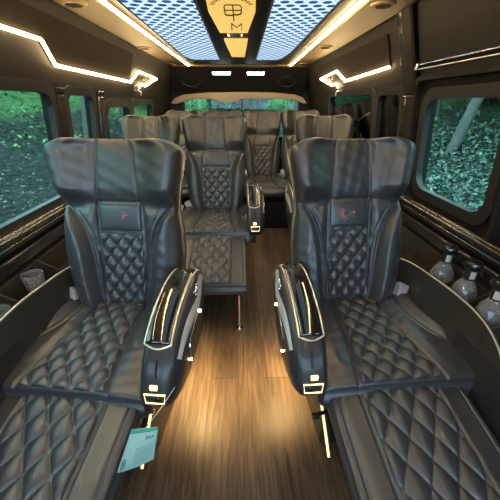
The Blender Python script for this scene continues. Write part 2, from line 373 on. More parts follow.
for k in range(7):
    a = R(228+84*k/6); c, s = math.cos(a), math.sin(a)
    mb.box((-.008,-.012,zt),(.008,.012,zt+.001), Matrix.Translation((.10*c,-.09+.275*s,0)) @ Matrix.Rotation(a+PI/2,4,'Z'))
mb.obj('lettering_arc', M['ink'], pq, smooth=False)
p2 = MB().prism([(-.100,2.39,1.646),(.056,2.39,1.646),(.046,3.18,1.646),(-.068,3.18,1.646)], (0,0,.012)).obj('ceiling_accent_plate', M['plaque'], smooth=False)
tag(p2, 'small tapered gold plate on the ceiling behind the monogram plaque', 'plate')
mb = MB().lathe([(.001,-.016),(.04,-.014),(.046,0)], (0,0,0), 24); mb.v = [(x*1.1,y*.9,z) for x,y,z in mb.v]
dl = mb.obj('ceiling_sensor_dome', M['steel']); dl.location = (-.026,2.285,1.66); tag(dl, 'small round metal dome between the two gold ceiling plates', 'dome')
# round vents
vents = [(-.698,1.62,'nearest to the front on the left'),(-.723,2.75,'midway along the left'),(-.742,3.80,'at the rear on the left'),(.62,1.60,'nearest to the front on the right'),(.646,2.67,'midway along the right'),(.69,3.70,'at the rear on the right')]
vp = None
for i, (x,y,w) in enumerate(vents):
    t = empty('ceiling_vent', (x,y,1.655)); tag(t, 'round slotted vent in the tan ceiling panel, '+w, 'vent', 'round ceiling vents')
    if vp is None:
        rim = MB().lathe([(.030,-.003),(.036,-.010),(.050,-.008),(.054,.0)], (0,0,0), 28).obj('rim', M['tan'], t)
        lv = MB()
        for k in range(-2,3):
            hw = math.sqrt(.032**2-(k*.012)**2); lv.box((-hw,k*.012-.002,-.0125),(hw,k*.012+.002,-.009))
        core = lv.obj('louvre', M['black'], t, smooth=False); vp = (rim, core)
    else: share('rim', vp[0], t); share('louvre', vp[1], t)

# rear bulkhead, lamps and loudspeakers
mb = MB().prism([(-.80,3.96,1.68),(-.80,4.0,1.625),(-.80,4.18,1.40),(-.80,4.26,1.40),(-.80,4.26,1.68)], (1.6,0,0)); struct(mb.obj('trim_5', M['black'], smooth=False))
mb = MB().prism([(-.79,3.93,1.68),(-.79,3.93,1.648),(-.79,4.0,1.640),(-.79,4.0,1.68)], (1.58,0,0)); struct(mb.obj('trim_6', M['tan'], smooth=False))
nrm = Vector((0,-.225,-.18)).normalized(); dirv = Vector((0,.18,-.225)).normalized()
def bulk(x, t): return Vector((x,4.0,1.625))+dirv*t
for x0, x1, w in ((-.33,-.09,'left'),(.07,.30,'right')):
    t = empty('rear_ceiling_lamp', bulk((x0+x1)/2,.035)); tag(t, 'cool white bar lamp on the rear bulkhead, the %s of the pair' % w, 'lamp', 'cool white bar lamps')
    hw = (x1-x0)/2
    a = [Vector((-hw,0,0))-dirv*.022, Vector((hw,0,0))-dirv*.022, Vector((hw-.01,0,0))+dirv*.03, Vector((-hw+.01,0,0))+dirv*.03]
    MB().prism(a, nrm*.014).obj('housing', M['black'], t, smooth=False)
    a = [Vector((-hw+.012,0,0))-dirv*.012+nrm*.0145, Vector((hw-.012,0,0))-dirv*.012+nrm*.0145, Vector((hw-.02,0,0))+dirv*.022+nrm*.0145, Vector((-hw+.02,0,0))+dirv*.022+nrm*.0145]
    MB().prism(a, nrm*.003).obj('lens', M['led_cool'], t, smooth=False)
Mb = Matrix((( 1,0,0),(0,dirv.y,nrm.y),(0,dirv.z,nrm.z))); 
Mq = Matrix(((1, 0, 0), (0, dirv.y, nrm.y), (0, dirv.z, nrm.z)))
for x, w in ((-.58,'left'),(.56,'right')):
    t = empty('loudspeaker', bulk(x,.15)); tag(t, 'oval black ceiling loudspeaker at the rear, %s of the bar lamps' % w, 'loudspeaker', 'rear loudspeakers')
    mb = MB().lathe([(.075,0),(.082,.012),(.092,.016),(.10,.0)], (0,0,0), 32); mb.v = [tuple(Mq @ Vector((p[0]*1.15,p[1]*.72,p[2]))) for p in mb.v]; mb.obj('ring', M['plastic'], t)
    mb = MB().lathe([(.076,0),(.05,.006),(.02,.012),(.004,.013)], (0,0,0), 32); mb.v = [tuple(Mq @ Vector((p[0]*1.15,p[1]*.72,p[2]))) for p in mb.v]; mb.obj('grille', M['black'], t)
# rear wall, cream arch, rear windows
mb = MB(); mb.box((-1,Y1,0),(1,Y1+.05,.86)); mb.box((-1,Y1,1.345),(1,Y1+.05,1.7)); mb.box((-1,Y1,.86),(-.72,Y1+.05,1.345)); mb.box((.76,Y1,.86),(1,Y1+.05,1.345))
struct(mb.obj('wall_back', M['black'], smooth=False))
outer = [(-.86,1.275),(-.80,1.335),(-.70,1.368),(-.4,1.393),(0,1.40),(.4,1.395),(.68,1.372),(.78,1.338),(.84,1.275)]
inner = [(.80,1.27),(.74,1.295),(.66,1.318),(.45,1.325),(.06,1.325),(.0,1.318),(-.05,1.292),(-.22,1.288),(-.29,1.305),(-.35,1.323),(-.60,1.318),(-.70,1.295),(-.80,1.265)]
mb = MB().prism([(x,4.17,z) for x,z in outer+inner], (0,.075,0)); struct(mb.obj('trim_7', M['cream'], smooth=False, bevel=.004))
wr = MB(); wr.box((-.72,4.235,.86),(-.70,4.26,1.345)); wr.box((.74,4.235,.86),(.76,4.26,1.345)); wr.box((.015,4.235,.86),(.03,4.26,1.345)); wr.box((-.72,4.235,.86),(.76,4.26,.88))
fr = wr.obj('window_10', M['plastic'], smooth=False); struct(fr)
MB().box((-.72,4.27,.86),(.76,4.274,1.345)).obj('window_pane', M['glass'], fr, smooth=False)
# windscreen end, out of the picture behind the camera
mb = MB(); mb.box((-1,Y0-.05,0),(1,Y0,.78)); mb.box((-1,Y0-.05,1.62),(1,Y0,1.73)); mb.box((-1,Y0-.05,.78),(-.86,Y0,1.62)); mb.box((.86,Y0-.05,.78),(1,Y0,1.62)); struct(mb.obj('wall_front', M['black'], smooth=False))
o = MB().box((-.86,Y0-.03,.78),(.86,Y0-.026,1.62)).obj('window_11', M['glass_clear'], smooth=False); struct(o)

# pillars, belt line and lower side panels
tn = [8]
def trim(mb, m, bevel=.006, smooth=True):
    o = mb.obj('trim_%d' % tn[0], m, angle=40, bevel=bevel); struct(o); tn[0] += 1; return o
trim(wallbox(MB(), 1, 1.61, 1.70, .83, 1.66, .02, .035), M['pillar'], .012)
trim(wallbox(MB(), 1, 1.715, 1.76, .83, 1.66, .02, .022), M['belt'], .008)
trim(wallbox(MB(), 1, .2, 1.60, 1.385, 1.67, .015, .01), M['door'], .006)
trim(wallbox(MB(), -1, 1.62, 1.68, .84, 1.34, .02, .022), M['pillar'], .008)
trim(wallbox(MB(), -1, 2.08, 2.15, .84, 1.34, .02, .022), M['belt'], .008)
for sd in (-1, 1):
    trim(wallbox(MB(), sd, .2, 1.66, .745, .815, .04, .035), M['belt'], .014)
    mb = MB(); mb.tube([(sd*.885,.2,.80),(sd*.885,1.64,.80)], .009, 10); trim(mb, M['belt'], 0)
    mb = MB(); mb.tube([(sd*.893,.2,.772),(sd*.893,1.55,.772)], .0035, 8); trim(mb, M['chrome'], 0)
    trim(wallbox(MB(), sd, .2, 1.62, .665, .725, .04, .03), M['belt'], .014)
    trim(wallbox(MB(), sd, .2, 1.62, .0, .645, .04, .022), M['carpet'], .006)
# the darker slanted liners above the side windows that carry the zig-zag LED
zigL = [(.35,1.506),(1.495,1.504),(1.605,1.425),(2.64,1.418),(2.80,1.500),(3.38,1.488),(3.03,1.408),(2.93,1.420),(2.86,1.388)]
zigR = [(1.90,1.450),(2.68,1.430),(2.86,1.512),(3.43,1.492),(3.06,1.418),(2.94,1.424),(2.88,1.394)]
for sd, zz, w in ((-1, zigL, 'left'), (1, zigR, 'right')):
    # liner above the strip
    a = zz[0][0]; low = [(y,z) for y,z in zz[:4]]
    top = 1.60
    mb = MB()
    cells = low
    for (ya,za),(yb,zb) in zip(cells, cells[1:]):
        v = []
        for off in (.0,.010):
            v += [(sd*(W(za)-off),ya,za),(sd*(W(zb)-off),yb,zb),(sd*(W(top)-off),yb,top),(sd*(W(top)-off),ya,top)]
        mb.add(v, [(0,1,2,3),(7,6,5,4),(0,4,5,1),(1,5,6,2),(2,6,7,3),(3,7,4,0)])
    trim(mb, M['suede'], 0)
    pts = [Vector((sd*(W(z)-.016),y,z)) for y,z in zz]
    o = MB()
    for p, q in zip(pts, pts[1:]): o.tube([p,q], .0065, 8)
    for p in pts: o.add(*[(lambda c: ([c+Vector((dx,dy,dz))*.0065 for dx,dy,dz in ((1,0,0),(-1,0,0),(0,1,0),(0,-1,0),(0,0,1),(0,0,-1))], [(0,2,4),(2,1,4),(1,3,4),(3,0,4),(2,0,5),(1,2,5),(3,1,5),(0,3,5)]))(p)][0])
    tag(o.obj('zigzag_wall_light', M['led']), 'zigzag warm LED line ending in an arrowhead on the %s wall above the windows' % w, 'light strip', 'zigzag wall lights')
    # small monogram in the arrowhead
    c = (3.05 if sd < 0 else 3.08, 1.462)
    n = Vector((-sd, 0, -.30)).normalized()
    xax = Vector((0, 1 if sd < 0 else -1, 0)); yax = n.cross(xax)*1.0
    if yax.z < 0: yax = -yax
    mt = Matrix((xax, yax, xax.cross(yax))).transposed()
    e = textobj('EPM', .055, 'wall_monogram', M['gold'], None, Vector((sd*(W(c[1])-.008), c[0], c[1])), mt, .002, 1.6)
    tag(e, 'small metal letters inside the arrowhead of the %s zigzag light' % w, 'letters', 'wall monograms')
    # coat hook under the arrowhead
    hk = MB(); y0 = 2.80 if sd < 0 else 2.84; x0 = sd*(W(1.38)-.0)
    hk.box((min(x0,x0-sd*.03), y0-.02, 1.36),(max(x0,x0-sd*.03), y0+.02, 1.395)); hk.tube([(x0-sd*.03,y0,1.37),(x0-sd*.05,y0,1.35),(x0-sd*.045,y0,1.33)], .006, 8)
    tag(hk.obj('coat_hook', M['steel']), 'small metal coat hook below the arrowhead of the %s zigzag light' % w, 'hook', 'coat hooks')
# grab rail
gr_ = empty('grab_rail', (.83,1.35,1.43)); tag(gr_, 'slim chrome curtain rail along the upper right door panel', 'rail')
MB().tube([(-.005,.25,.0),(-.003,-1.0,.002)], .0045, 10).obj('rod', M['chrome'], gr_)
MB().tube([(.006,.25,-.016),(.006,-1.0,-.016)], .003, 10).obj('track', M['steel'], gr_)
MB().box((-.012,.245,-.022),(.012,.262,.010)).obj('end_bracket', M['gold'], gr_, bevel=.003)

# ------------------------------------------------------------------ seats
CACHE = {}
def cached(key, name, builder, parent):
    if key in CACHE: return share(name, CACHE[key], parent)
    o = builder(name, parent); CACHE[key] = o; return o
REC = {}
def cosspace(n, lo=-1, hi=1, k=.75):
    s = np.linspace(-1,1,n); u = k*np.sin(s*PI/2)+(1-k)*s
    u = u/u.max(); return lo+(u+1)/2*(hi-lo)
def quilt(x, y, w, h):
    a = np.abs(np.sin(PI*(x/w+y/h))); b = np.abs(np.sin(PI*(x/w-y/h)))
    return (a*b+1e-6)**.33
BL = .70
def bframe(rec):
    r = R(rec); d = np.array([0, math.sin(r), math.cos(r)]); n = np.array([0, -math.cos(r), math.sin(r)]); o = np.array([0,.235,.455]); return o, d, n
def hwfun(t): return np.interp(t, [0,.06,.18,.35,.5,.60,.68,.76,.84,.92,.97,1.0], [.205,.220,.238,.248,.243,.232,.237,.247,.258,.266,.264,.254])
def bsurf(U, T):     # relief of the backrest front: thickness over the reference plane
    X = np.abs(U)*hwfun(T)
    head = sm(T,.60,.74)
    d = .045+0*U
    d += head*.060*sm(np.abs(U),.30,.88) + head*.018
    uc = .50+.46*np.clip((T)/.64,0,1)**5
    tors = 1-sm(T,.58,.66)
    d += tors*(.020*sm(np.abs(U),.36,.55)+.040*sm(np.abs(U)-uc,.0,.16)*(1-.5*sm(np.abs(U),.75,1)))
    d -= tors*.013*gr(np.abs(U)-uc,.028)
    uc2 = uc-.10
    d -= tors*.006*gr(np.abs(U)-uc2,.018)*(T<.60)
    xh = .082-.008*sm(T,.7,.9)
    d -= sm(T,.62,.68)*.009*gr(X-xh,.0045)
    d -= (1-sm(T,.62,.68))*.009*gr(X-.096,.0045)
    d -= .008*gr(T-.655,.006)*(X<.09)
    # soft creases on the leather
    d += .0012*np.sin(U*23+T*31)*np.sin(T*47-U*9)
    return d
def edge(U, n): return np.clip(1-np.abs(U)**n,0,1)**(1/n)
def mk_back(rec):
    def b(name, parent):
        u = cosspace(161); t = cosspace(181,0,1,.55); U, T = np.meshgrid(u,t,indexing='ij')
        e = edge(U,7)*edge(2*T-1,14)
        o, d, n = bframe(rec)
        hw = hwfun(T); hw = hw*(1-.16*sm(T,.93,1.0)**2.2)
        corner = .004*sm(np.abs(U),.55,1)**2*sm(T,.9,1)
        X = U*hw
        base = o+ (BL*(T-corner))[...,None]*d
        fr = base+(bsurf(U,T)*e)[...,None]*n; fr[...,0] += X
        wrap = .055*sm(T,.6,.75)*sm(np.abs(U),.5,.95)
        bk = base-((.055-wrap)*e)[...,None]*n; bk[...,0] += X
        return slab(name, fr, bk, M['leather'], parent)
    return b
def mk_patch(rec, t0, t1, hx, kind):
    def b(name, parent):
        nx, nt_ = (90, 190) if kind=='quilt' else (40,30)
        x = cosspace(nx,-hx,hx,.5); t = cosspace(nt_,t0,t1,.4); X, T = np.meshgrid(x,t,indexing='ij')
        o, d, n = bframe(rec)
        e = edge(X/hx,10)*edge((T-t0)/(t1-t0)*2-1,16 if kind=='quilt' else 10)
        U = X/hwfun(T)
        ref = .0455
        if kind == 'quilt': h = ref-.008+e*(.002+.017*quilt(X+hx/3*0, T*BL, .0587, .078))
        else: h = ref-.008+e*(.016+.006*edge(X/hx,2.2)*edge((T-t0)/(t1-t0)*2-1,2.2))
        base = o+(BL*T)[...,None]*d
        fr = base+h[...,None]*n; fr[...,0] += X
        bk = base+(ref-.03)*n; bk[...,0] += X
        return slab(name, fr, bk, M['leather'], parent)
    return b
def mk_cushion(name, parent):
    u = cosspace(171); v = cosspace(171,0,1,.65); U, V = np.meshgrid(u,v,indexing='ij')
    hw = np.interp(V,[0,.3,.7,1],[.280,.288,.290,.278])*(1-.03*sm(np.abs(2*V-1),.9,1))
    X = U*hw; Y = .235-V*.482
    e = edge(U,7)*edge(2*V-1,9)
    cx = np.interp(V,[0,.45,1],[.098,.105,.150])
    z = .060+.004*np.cos(V*3)
    z += .016*sm(np.abs(X)-cx,.0,.05)*(1-sm(V,.5,.95))
    ul = .62+.38*np.clip(V/.72,0,1)**3.2
    lobe = sm(np.abs(U)-ul,.0,.14)
    z += .020*lobe*(1-sm(V,.6,.8))
    z -= .009*gr(np.abs(U)-ul,.02)*(1-sm(V,.68,.78))
    z -= .006*gr(np.abs(U)-ul+.09,.013)*(1-sm(V,.60,.72))
    z -= .009*gr(np.abs(X)-cx-.006,.0045)
    z += .0013*np.sin(U*17+V*29)*np.sin(V*33-U*7)
    fr = np.stack([X,Y,.415+z*e],-1); bk = np.stack([X,Y+.0*V,.415-.075*e],-1)
    return slab(name, fr, bk, M['leather'], parent)
def mk_cq(name, parent):
    u = cosspace(100,-1,1,.4); v = cosspace(200,.03,.985,.4); U, V = np.meshgrid(u,v,indexing='ij')
    cx = np.interp(V,[0,.45,1],[.095,.102,.146]); X = U*cx; Y = .235-V*.482
    e = edge(U,10)*edge((V-.03)/.955*2-1,16); eb = edge(2*V-1,9)
    z = .415+(.060+.004*np.cos(V*3))*eb-.006+e*(.001+.016*quilt(X,(V-.5)*.482,.070,.092))
    fr = np.stack([X,Y,z],-1); bk = np.stack([X,Y,.415+.03*eb-.0],-1)
    return slab(name, fr, bk, M['leather'], parent)
LT = R(13)
def lrpt(X, S, H):   # leg rest frame: S metres from its hinge, H above its mid plane
    return np.stack([X, -.205-S*math.cos(LT)-H*math.sin(LT), .388-S*math.sin(LT)+H*math.cos(LT)],-1)
LL = .50
def mk_leg(name, parent):
    u = cosspace(131); v = cosspace(121,0,1,.7); U, V = np.meshgrid(u,v,indexing='ij')
    X = U*.238*(1-.02*sm(np.abs(2*V-1),.9,1)); e = edge(U,8)*edge(2*V-1,12)
    z = .045+.003*np.cos(X*14)-.009*gr(np.abs(X)-.137,.0045)-.006*gr(np.abs(X)-.212,.004)+.001*np.sin(U*13+V*19)*np.sin(V*23-U*9)
    z -= .006*gr(V-.035,.006)
    return slab(name, lrpt(X,V*LL,z*e), lrpt(X,V*LL,-.05*e), M['leather'], parent)
def mk_lq(name, parent):
    x = cosspace(110,-.131,.131,.4); v = cosspace(200,.015,.985,.4); X, V = np.meshgrid(x,v,indexing='ij')
    e = edge(X/.131,12)*edge((V-.015)/.97*2-1,20); eb = edge(2*V-1,12)
    z = (.045+.003*np.cos(X*14))*eb-.006+e*(.001+.018*quilt(X,V*LL,.079,.115))
    return slab(name, lrpt(X,V*LL,z), lrpt(X,V*LL,.02*eb), M['leather'], parent)

# arm rest: side profile in (y,z), lofted across x
AP = catmull([(.20,.662),(.13,.690),(.03,.690),(-.08,.662),(-.155,.622),(-.212,.570),(-.246,.515),(-.262,.465),(-.232,.425),(-.13,.408),(0,.425),(.10,.475),(.175,.555),(.215,.625)], 8)
AC = np.array([-.045,.545])
AX0, AXW = .314, .066
def kprof(s): return (1-abs(s)**3.0)**(1/3.0) if s > 0 else (1-abs(s)**7)**(1/7.0)
def side_x(y, z):
    p = np.array([y,z])-AC; a = math.atan2(p[1],p[0]); best = min(AP, key=lambda q: abs((math.atan2(q[1]-AC[1],q[0]-AC[0])-a+PI)%(2*PI)-PI))
    rho = min(.98, np.linalg.norm(p)/np.linalg.norm(best-AC)); return AX0+AXW*(1-rho**3.0)**(1/3.0)
def build_arm(m, parent, full):
    """m = +1: arm rest on the +x side, -1: on the -x side"""
    k = ('arm', m)
    def b(name, par):
        ss = cosspace(29); v = []; n = len(AP)
        for s in ss:
            kk = max(.02, kprof(s))
            for p in AP:
                q = AC+(p-AC)*kk; v.append((m*(AX0+AXW*s), q[0], q[1]))
        f = [(i*n+j, i*n+(j+1)%n, (i+1)*n+(j+1)%n, (i+1)*n+j) for i in range(len(ss)-1) for j in range(n)]
        f += [tuple(range(n)), tuple(range((len(ss)-1)*n, len(ss)*n))]
        return mobj(name, v, f, M['armshell'], par)
    arm = cached(k, 'armrest', b, parent)
    top = [p for p in AP[0:44]]                     # rear top to front of the lid
    xi, xo = .258, .340
    def lid(name, par):
        T = np.array(top[1:35]); nn = len(T); tang = np.gradient(T,axis=0); nrm2 = np.stack([-tang[:,1],tang[:,0]],-1); nrm2 /= np.linalg.norm(nrm2,axis=1)[:,None]
        if nrm2[nn//2,1] < 0: nrm2 = -nrm2
        us = cosspace(15); G = np.zeros((15,nn,3)); B = G.copy()
        for i,u in enumerate(us):
            for j in range(nn):
                w = (xo-xi)/2*(1-.10*(j/nn < .06)); h = .006*(1-abs(u)**4)+.0005
                drop = .004*max(0,u)**2
                G[i,j] = (m*((xi+xo)/2+u*w), *(T[j]+nrm2[j]*(h-drop))); B[i,j] = (m*((xi+xo)/2+u*w), *(T[j]-nrm2[j]*.010))
        return slab(name, G, B, M['gloss'], par)
    cached(('lid',m), 'lid', lid, arm)
    def lt(name, par):
        T = np.array(top[1:35]); pts = []
        tang = np.gradient(T,axis=0); nrm2 = np.stack([-tang[:,1],tang[:,0]],-1); nrm2 /= np.linalg.norm(nrm2,axis=1)[:,None]
        if nrm2[20,1] < 0: nrm2 = -nrm2
        A = [(m*xi, *(T[j]+nrm2[j]*.001)) for j in range(len(T))]; Bq = [(m*xo, *(T[j]-nrm2[j]*.002)) for j in range(len(T))]
        endf = [(m*(xi+(xo-xi)*q), T[-1][0]-.010*math.sin(PI*q), T[-1][1]-.010*math.sin(PI*q)) for q in (.15,.35,.5,.65,.85)]
        endr = [(m*(xo-(xo-xi)*q), T[0][0]+.014*math.sin(PI*q), T[0][1]-.004*math.sin(PI*q)) for q in (.15,.35,.5,.65,.85)]
        mb = MB().tube(A+endf+Bq[::-1]+endr, .0030, 8, closed=True); return mb.obj(name, M['trimsilver'], par)
    o = cached(('lt',m), 'lid_trim', lt, arm)
    # chrome swoosh and its inner arch on the aisle side
    def swp(pts, r, lift=.002):
        return [(m*(side_x(y,z)+lift), y, z) for y,z in pts]
    def sw(name, par):
        c = catmull([(.165,.655),(.118,.662),(.072,.645),(.026,.628),(-.044,.624),(-.099,.612),(-.144,.592),(-.180,.565)],6,False)
        mb = MB(); L = swp(c,0); n = len(L)
        v = []; 
        for i,p in enumerate(L):
            w = .009+.012*math.sin(PI*min(1,i/n*1.15))
            y,z = p[1],p[2]; t = Vector(L[min(i+1,n-1)])-Vector(L[max(i-1,0)]); t.normalize(); s = Vector((m,0,0)).cross(t).normalized()
            for q,l in ((-1,0),(-.5,.0035),(.5,.0035),(1,0)):
                pt = Vector(p)+s*w*q; xx = side_x(pt.y,pt.z); v.append((m*(xx+l), pt.y, pt.z))
        f = [(i*4+k, i*4+k+1, (i+1)*4+k+1, (i+1)*4+k) for i in range(n-1) for k in range(3)]
        f += [(i*4+3, i*4, (i+1)*4, (i+1)*4+3) for i in range(n-1)]+[(0,1,2,3),(4*n-1,4*n-2,4*n-3,4*n-4)]
        mb.add(v,f); return mb.obj(name, M['silver'], par)
    cached(('sw',m), 'chrome_swoosh', sw, arm)
    def arch(name, par):
        c = catmull([(.030,.590),(-.01,.600),(-.05,.598),(-.09,.584),(-.116,.558),(-.124,.515),(-.120,.48)],6,False); return MB().tube(swp(c,0), .0025, 6).obj(name, M['gold'], par)
    cached(('arch',m), 'arch_trim', arch, arm)
    def bd(name, par):
        mb = MB()
        for y,z,w,h in ((.075,.667,.005,.009),(.062,.668,.009,.004),(.052,.660,.005,.008),(.040,.664,.008,.005),(.030,.655,.004,.008)):
            x = side_x(y,z); mb.box((m*x-.004,y-w,z-h),(m*x+.004,y+w,z+h))
        return mb.obj(name, M['chrome'], par, bevel=.0015)
    cached(('bd',m), 'badge', bd, arm)
    # front face fittings
    def atf(x, z):   # front surface of the arm at height z
        s = (x-AX0)/AXW; kk = kprof(s); best = None
        for i in range(len(AP)):
            a = AC+(AP[i]-AC)*kk; c = AC+(AP[(i+1)%len(AP)]-AC)*kk
            if (a[1]-z)*(c[1]-z) <= 0 and a[0] < -.1 and abs(a[1]-c[1]) > 1e-6:
                y = a[0]+(c[0]-a[0])*(z-a[1])/(c[1]-a[1]); best = y if best is None else min(best,y)
        return best if best is not None else -.27
    def usb(name, par):
        z = .512; y = atf(.302,z)
        return MB().box((min(m*.290,m*.314),y-.004,z-.008),(max(m*.290,m*.314),y+.008,z+.008)).obj(name, M['led_soft'], par, bevel=.002)
    cached(('usb',m), 'usb_socket', usb, arm)
    def swt(name, par):
        z = .435; y0 = atf(.306,.494); y1 = atf(.306,.466)
        mb = MB(); A = [(m*.274,y0-.001,.494),(m*.337,y0+.001,.494),(m*.334,y1+.001,.466),(m*.279,y1-.001,.466)]
        mb.tube(A, .003, 6, closed=True); return mb.obj(name, M['led_soft'], par)
    s_ = cached(('swt',m), 'switch_bezel', swt, arm)
    def swb(name, par):
        y0 = atf(.306,.494); y1 = atf(.306,.466)
        A = [(m*.276,y0-.001,.493),(m*.335,y0+.001,.493),(m*.332,y1+.001,.467),(m*.281,y1-.001,.467)]
        mb = MB().prism(A, (0,.012,.004)); mb.cyl((m*.317,y0-.008,.480),(m*.317,y0+.004,.480),.008,n=14); return mb.obj(name, M['gloss'], par)
    cached(('swb',m), 'switch', swb, arm)
    def slot(name, par):
        pts = [(m*.306, atf(.306,z)-.001, z) for z in (.58,.57,.56,.55,.54)]
        return MB().tube(pts, .006, 8, flat=.5).obj(name, M['plastic'], par)
    cached(('slot',m), 'front_slot', slot, arm)
    if full:
        for li, (y,z) in enumerate(((.026,.594),(-.124,.510))):
            def lens(name, par):
                mb = MB(); x = side_x(y,z)*m; mb.lathe([(.001,-.004),(.004,-.003),(.0055,0),(.004,.003),(.001,.004)], (x+m*.002,y,z), 10)
                return mb.obj(name, M['led'], par)
            cached(('lens',m,li), 'courtesy_lens', lens, arm)
    def post(name, par):
        return MB().box((min(m*.255,m*.32),-.08,.30),(max(m*.255,m*.32),.10,.44)).obj(name, M['plastic'], par, bevel=.01)
    cached(('post',m), 'armrest_bracket', post, parent)
    return arm
def build_base(parent, m):
    def ped(name, par):
        mb = MB(); mb.box((-.20,-.15,.0),(.20,.20,.345)); mb.box((-.22,-.14,.30),(.22,.21,.35)); return mb.obj(name, M['plastic'], par, bevel=.012)
    cached('ped', 'pedestal', ped, parent)
    for s in (-1,1):
        def rail(name, par):
            mb = MB(); mb.box((s*.175-.018,-.15,.0),(s*.175+.018,.26,.035)); mb.box((s*.175-.012,-.13,.03),(s*.175+.012,.19,.10)); return mb.obj(name, M['steel'], par, bevel=.003)
        cached(('rail',s), 'floor_rail', rail, parent)
def seat(name, loc, rz, scale, m, rec, label, cat='seat', group=None, arm=True, leg=True, front=False):
    t = empty(name, loc, rz, scale); tag(t, label, cat, group)
    b = cached(('back',rec), 'backrest', mk_back(rec), t)
    cached(('bq',rec), 'quilted_panel', mk_patch(rec,.035,.468,.088,'quilt'), b)
    pad = cached(('pad',rec), 'logo_pad', mk_patch(rec,.485,.64,.088,'pad'), b)
    c = cached('cush', 'seat_cushion', mk_cushion, t)
    cached('cq', 'quilted_panel', mk_cq, c)
    if leg:
        l = cached('leg', 'leg_rest', mk_leg, t); cached('lq', 'quilted_panel', mk_lq, l)
        for s in (-1,1):
          def hinge(nm, par):
            mb = MB(); mb.box((s*.17-.012,-.36,.30),(s*.17+.012,-.16,.335), Matrix.Translation((0,0,0)))
            return mb.obj(nm, M['plastic'], par, bevel=.004)
          cached(('hinge',s), 'leg_rest_bracket', hinge, t)
    if arm: build_arm(m, t, front)
    build_base(t, m)
    # belt buckle on the wall side, sticking up between cushion and backrest
    def buckle(nm, par):
        mb = MB(); x = -m*.215
        Mx = Matrix.Translation((x,.165,.475)) @ Matrix.Rotation(R(-m*28),4,'Y') @ Matrix.Rotation(R(-25),4,'X')
        mb.box((-.016,-.013,-.03),(.016,.013,.035), Mx); mb.box((-.025,-.018,.02),(.025,.018,.082), Mx); return mb.obj(nm, M['greyplastic'], par, bevel=.006)
    cached(('buckle',m), 'belt_buckle', buckle, t)
    return t, pad
def pad_mtx(rec, tt, x, h=.0565):
    o, d, n = bframe(rec); loc = Vector(o+BL*tt*d+h*n)+Vector((x,0,0)); X = Vector((1,0,0)); Yv = Vector(d); Z = Vector(n)
    return loc, Matrix((X,Yv,Z)).transposed()
SR, padR = seat('captain_seat', (.495,.915,0), R(3.5), (.97,1,1), -1, 16, 'black leather seat with blackened lion crest pad, front right beside the bottles', group='front row leather captain seats', front=True)
SL, padL = seat('captain_seat', (-.537,.91,0), R(-7), (1.0,1,1), 1, 12, 'black leather seat with a red letter on its pad, front left beside the green tag', group='front row leather captain seats', front=True)
SR['label'] = 'black leather seat with red crest embroidery on its pad, front right beside the bottles'
SA, padA = seat('captain_seat', (-.197,2.16,0), 0, (.95,.98,1.04), 1, 16, 'second-row leather seat at the aisle with raised leg rest, behind the front left seat', group='second row leather seats')
SB, padB = seat('captain_seat', (-.668,2.08,0), 0, (.80,.98,1.04), -1, 16, 'second-row leather seat by the left windows, mostly hidden behind the front left seat', group='second row leather seats', arm=False)
SC, padC = seat('captain_seat', (.655,2.16,0), 0, (.85,.98,1.04), -1, 16, 'second-row leather seat behind the front right seat, only its top and armrest showing', group='second row leather seats')
for x, w in ((-.63,'rear bench-row seat nearest the left wall, beneath the rear window'),(-.19,'rear-row seat behind the second-row aisle seat'),(.25,'rear-row seat at the end of the aisle with quilted back'),(.69,'rear-row seat nearest the right wall, mostly hidden')):
    seat('captain_seat', (x,3.38,0), 0, (.84,.98,1.05), 1, 16, 'black leather '+w, group='rear row leather seats', arm=False, leg=False)
# embroidery
for o in list(COL.objects):     # the rows behind have wider centre panels
    if o.name.split('.')[0] in ('quilted_panel','logo_pad') and o.parent and o.parent.name.startswith('backrest') and o.parent.parent.location.y > 1.5: o.scale.x = 1.27
loc, mt = pad_mtx(12, .575, .026, .0602); padR.parent.location.x = -.016; padL.parent.location.x = .009
for t_, dx in ((SR,.010),(SL,-.012)):
    for ch in t_.children:
        if ch.name.startswith('seat_cushion'): ch.location.x = dx
e = textobj('P', .040, 'embroidery', M['red'], padL, loc, mt, .0016, 1.25); e['label'] = 'red embroidered letter'
mb = MB(); lo, mm = pad_mtx(12,.55,-.028,.0598)
for k in range(9):
    a = random.uniform(-.012,.012); c = random.uniform(-.014,.016); p = Vector((a,c-.006,0)); q = p+Vector((random.uniform(-.006,.006),random.uniform(-.006,.006),0)); mb.tube([lo+mm@p, lo+mm@q], .0009, 5)
o = mb.obj('embroidery', M['red'], padL); o['label'] = 'scattered red stitches'
mb = MB(); mg = MB(); lo, mm = pad_mtx(16,.565,0,.0590)
for k in range(13):     # lion-like crest: mane strokes curling left of a red face
    a = R(95+k*15); r0 = .009; r1 = .031+.007*math.sin(k*2.1)
    pts = [Vector((-.022+r*math.cos(a+.5*j/3)*1.0, r*math.sin(a+.5*j/3)*.95, 0)) for j,r in enumerate(np.linspace(r0,r1,4))]
    (mb if k%3 else mg).tube([lo+mm@p for p in pts], .0013, 5)
for k in range(4): mg.tube([lo+mm@Vector((-.014+.004*k,-.010+.006*k,0)), lo+mm@Vector((.008+.004*k,-.004+.005*k,0))], .0010, 5)
for k in range(5):
    mb.tube([lo+mm@Vector((.012+.003*k,.010-.001*k,0)), lo+mm@Vector((.015+.003*k,-.003+.002*k,0))], .0020, 5)
mg.tube([lo+mm@Vector((.004,-.016,0)), lo+mm@Vector((.034,-.017,0))], .0012, 5)
o = mb.obj('crest_embroidery', M['red'], padR); o['label'] = 'red crest stitching'; o = mg.obj('crest_outline', M['grey_thread'], padR); o['label'] = 'dark grey crest stitching'
